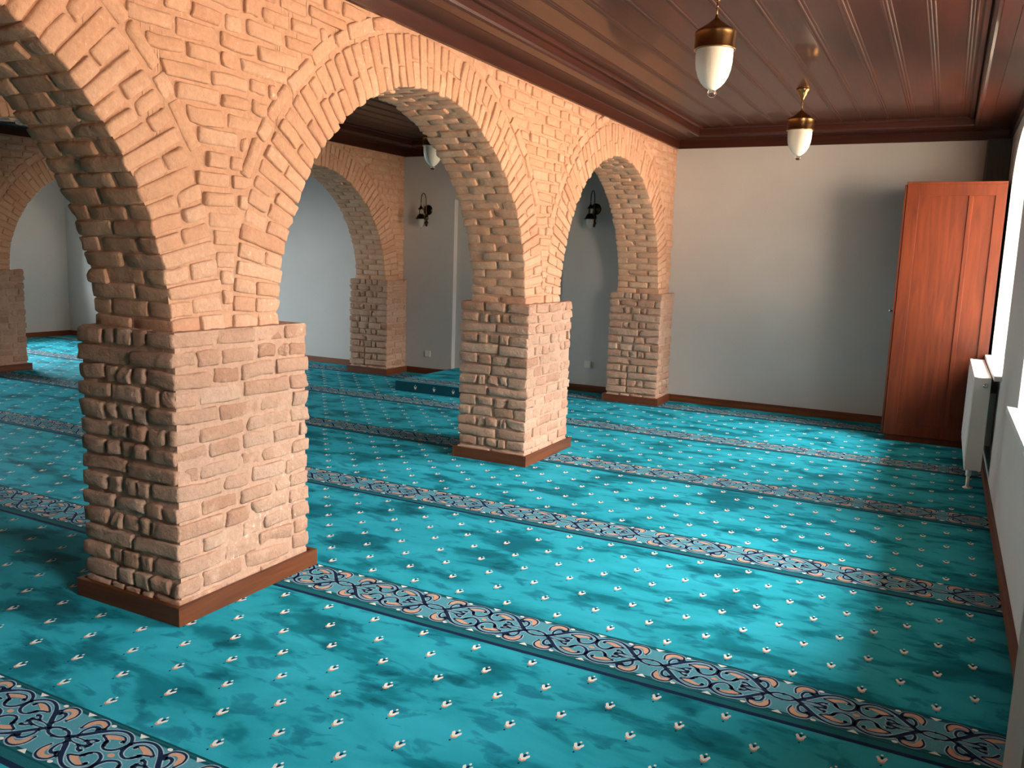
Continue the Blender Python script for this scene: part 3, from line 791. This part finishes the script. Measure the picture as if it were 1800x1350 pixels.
for loc, lb in (((1.55, 5.0), 'second brass pendant lamp, hanging before the white back wall at right'), ((-2.10, 5.15), 'small dim pendant lamp seen through the middle arch')):
    p = copy_thing(p0); p.location = (*loc, ZC - .018); p['label'] = lb

# ------------------------------------------------------------------ wall sconces
def make_sconce():
    r = empty('wall_sconce', (0, 0, 0))
    q = MB(); q.lathe([(0, .034), (.018, .032), (.030, .024), (.046, .020), (.058, .014), (.066, .008), (.068, 0)], (0, 0, 0), 28, 0, 'Y'); q.build('backplate', M_BRASSD, r)
    q = MB(); q.lathe([(0, .0), (.012, -.004), (.022, -.02), (.026, -.05), (.020, -.075), (.012, -.085), (.024, -.100), (.026, -.115), (.014, -.13), (.016, -.142), (.010, -.155), (0, -.16)], (0, -.035, -.055), 20); q.tube([(0, 0, -.04), (0, -.035, -.08)], .012); q.build('urn', M_BRASSD, r)
    pts = spline([(-.035, -.13), (-.045, -.02), (-.05, .10), (-.065, .17), (-.105, .205), (-.15, .185), (-.168, .13), (-.17, .045)], 6)
    q = MB(); q.tube([(0, float(p[0]), float(p[1])) for p in pts], .0055, 10)
    pts = spline([(-.035, -.12), (-.09, -.13), (-.13, -.10), (-.16, -.085)], 5); q.tube([(0, float(p[0]), float(p[1])) for p in pts], .006, 10)
    q.build('arm', M_BRASSD, r)
    q = MB(); q.lathe([(.006, .05), (.010, .04), (.018, .028), (.034, .008), (.040, -.004), (.034, -.006)], (0, -.17, 0), 24); q.build('upper_cap', M_BRASSD, r)
    q = MB(); q.lathe([(.022, -.004), (.026, -.03), (.024, -.06), (.020, -.07)], (0, -.17, 0), 24); q.build('chimney_glass', M_CLEAR, r)
    q = MB(); q.lathe([(.018, -.058), (.032, -.064), (.046, -.082), (.056, -.104), (.070, -.120), (.072, -.126), (.062, -.124), (.044, -.112)], (0, -.17, 0), 28); q.build('shade_cap', M_BRASSD, r)
    q = MB(); q.lathe([(.042, -.115), (.044, -.14), (.042, -.17), (.034, -.20), (.022, -.222), (.010, -.232), (.006, -.236)], (0, -.17, 0), 28); q.build('glass_shade', M_FROST2, r)
    q = MB(); q.lathe([(0, -.234)] + [(.009 * math.sin(PI * i / 8), -.245 + .010 * math.cos(PI * i / 8)) for i in range(1, 9)], (0, -.17, 0), 14); q.build('glass_drop', M_CLEAR, r)
    return r
SG = 'wall lamps either side of the prayer niche'
s0 = make_sconce(); s0.location = (-3.39, YB, 2.165); tag(s0, 'dark bronze wall lamp seen through the middle arch, left of the niche', 'wall lamp', SG)
s1 = copy_thing(s0); s1.location = (-1.035, YB, 2.185); s1['label'] = 'dark bronze wall lamp seen through the far narrow arch'

# ------------------------------------------------------------------ socket plates
def make_outlet():
    r = empty('socket_outlet', (0, 0, 0))
    q = MB(); q.box((-.041, -.011, -.041), (.041, 0, .041), 0, .003); q.build('plate', M_PLASTIC, r)
    q = MB(); q.lathe([(.021, .0125), (.0215, .0105), (.019, .0105), (.0185, .004), (0, .004)], (0, 0, 0), 24, 0, 'Y'); q.build('socket', M_PLASTIC, r)
    return r
o0 = make_outlet(); o0.location = (-3.355, YB, .275); tag(o0, 'square white socket outlet low on the wall left of the carpeted step', 'socket outlet', 'socket outlets low on the back wall')
o1 = copy_thing(o0); o1.location = (-1.05, YB, .335); o1['label'] = 'square white socket outlet low on the wall seen through the far narrow arch'

# ------------------------------------------------------------------ carpeted step before the niche
pl = MB(); X0, X1, Y0, Y1, HP = -2.905, -1.505, 5.685, YB - .002, .122
pl.box((X0, Y0, 0), (X1, Y1, HP), 0)
for (a, b, c, d, mi, z) in ((X0, Y0, X1, Y0 + .012, 3, .0006), (X0, Y0 + .03, X1, Y0 + .04, 6, .0006), (X0 + .02, Y0 + .055, X1 - .02, Y0 + .29, 1, .0005), (X0, Y0 + .30, X1, Y0 + .31, 6, .0006)):
    pl.add([(a, b, HP + z), (c, b, HP + z), (c, d, HP + z), (a, d, HP + z)], [(0, 1, 2, 3)], mi)
for k in (-1, 0, 1):
    for z, mi, poly in cellpolys:
        q_ = [(p[0] * .86 + (X0 + X1) / 2 + k * CELL * .86, p[1] * .86 + Y0 + .1725) for p in poly]
        if min(p[0] for p in q_) > X0 + .02 and max(p[0] for p in q_) < X1 - .02: pl.add([(a, b, HP + z) for a, b in q_], [tuple(range(len(q_)))], mi)
# front face: carpet with tulips, its shade painted in as a darker teal
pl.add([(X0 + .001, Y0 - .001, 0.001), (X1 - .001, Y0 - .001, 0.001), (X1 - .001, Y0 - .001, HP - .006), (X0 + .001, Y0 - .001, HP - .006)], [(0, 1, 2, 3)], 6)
for k in range(5):
    tulip(pl, X0 + .28 + k * .257, HP * .45, .0, lambda x, y, zz: (x, Y0 - .0015 - zz, y))
pt = empty('carpeted_step', (0, 0, 0)); tag(pt, 'low teal carpeted platform on the floor before the prayer niche', 'platform')
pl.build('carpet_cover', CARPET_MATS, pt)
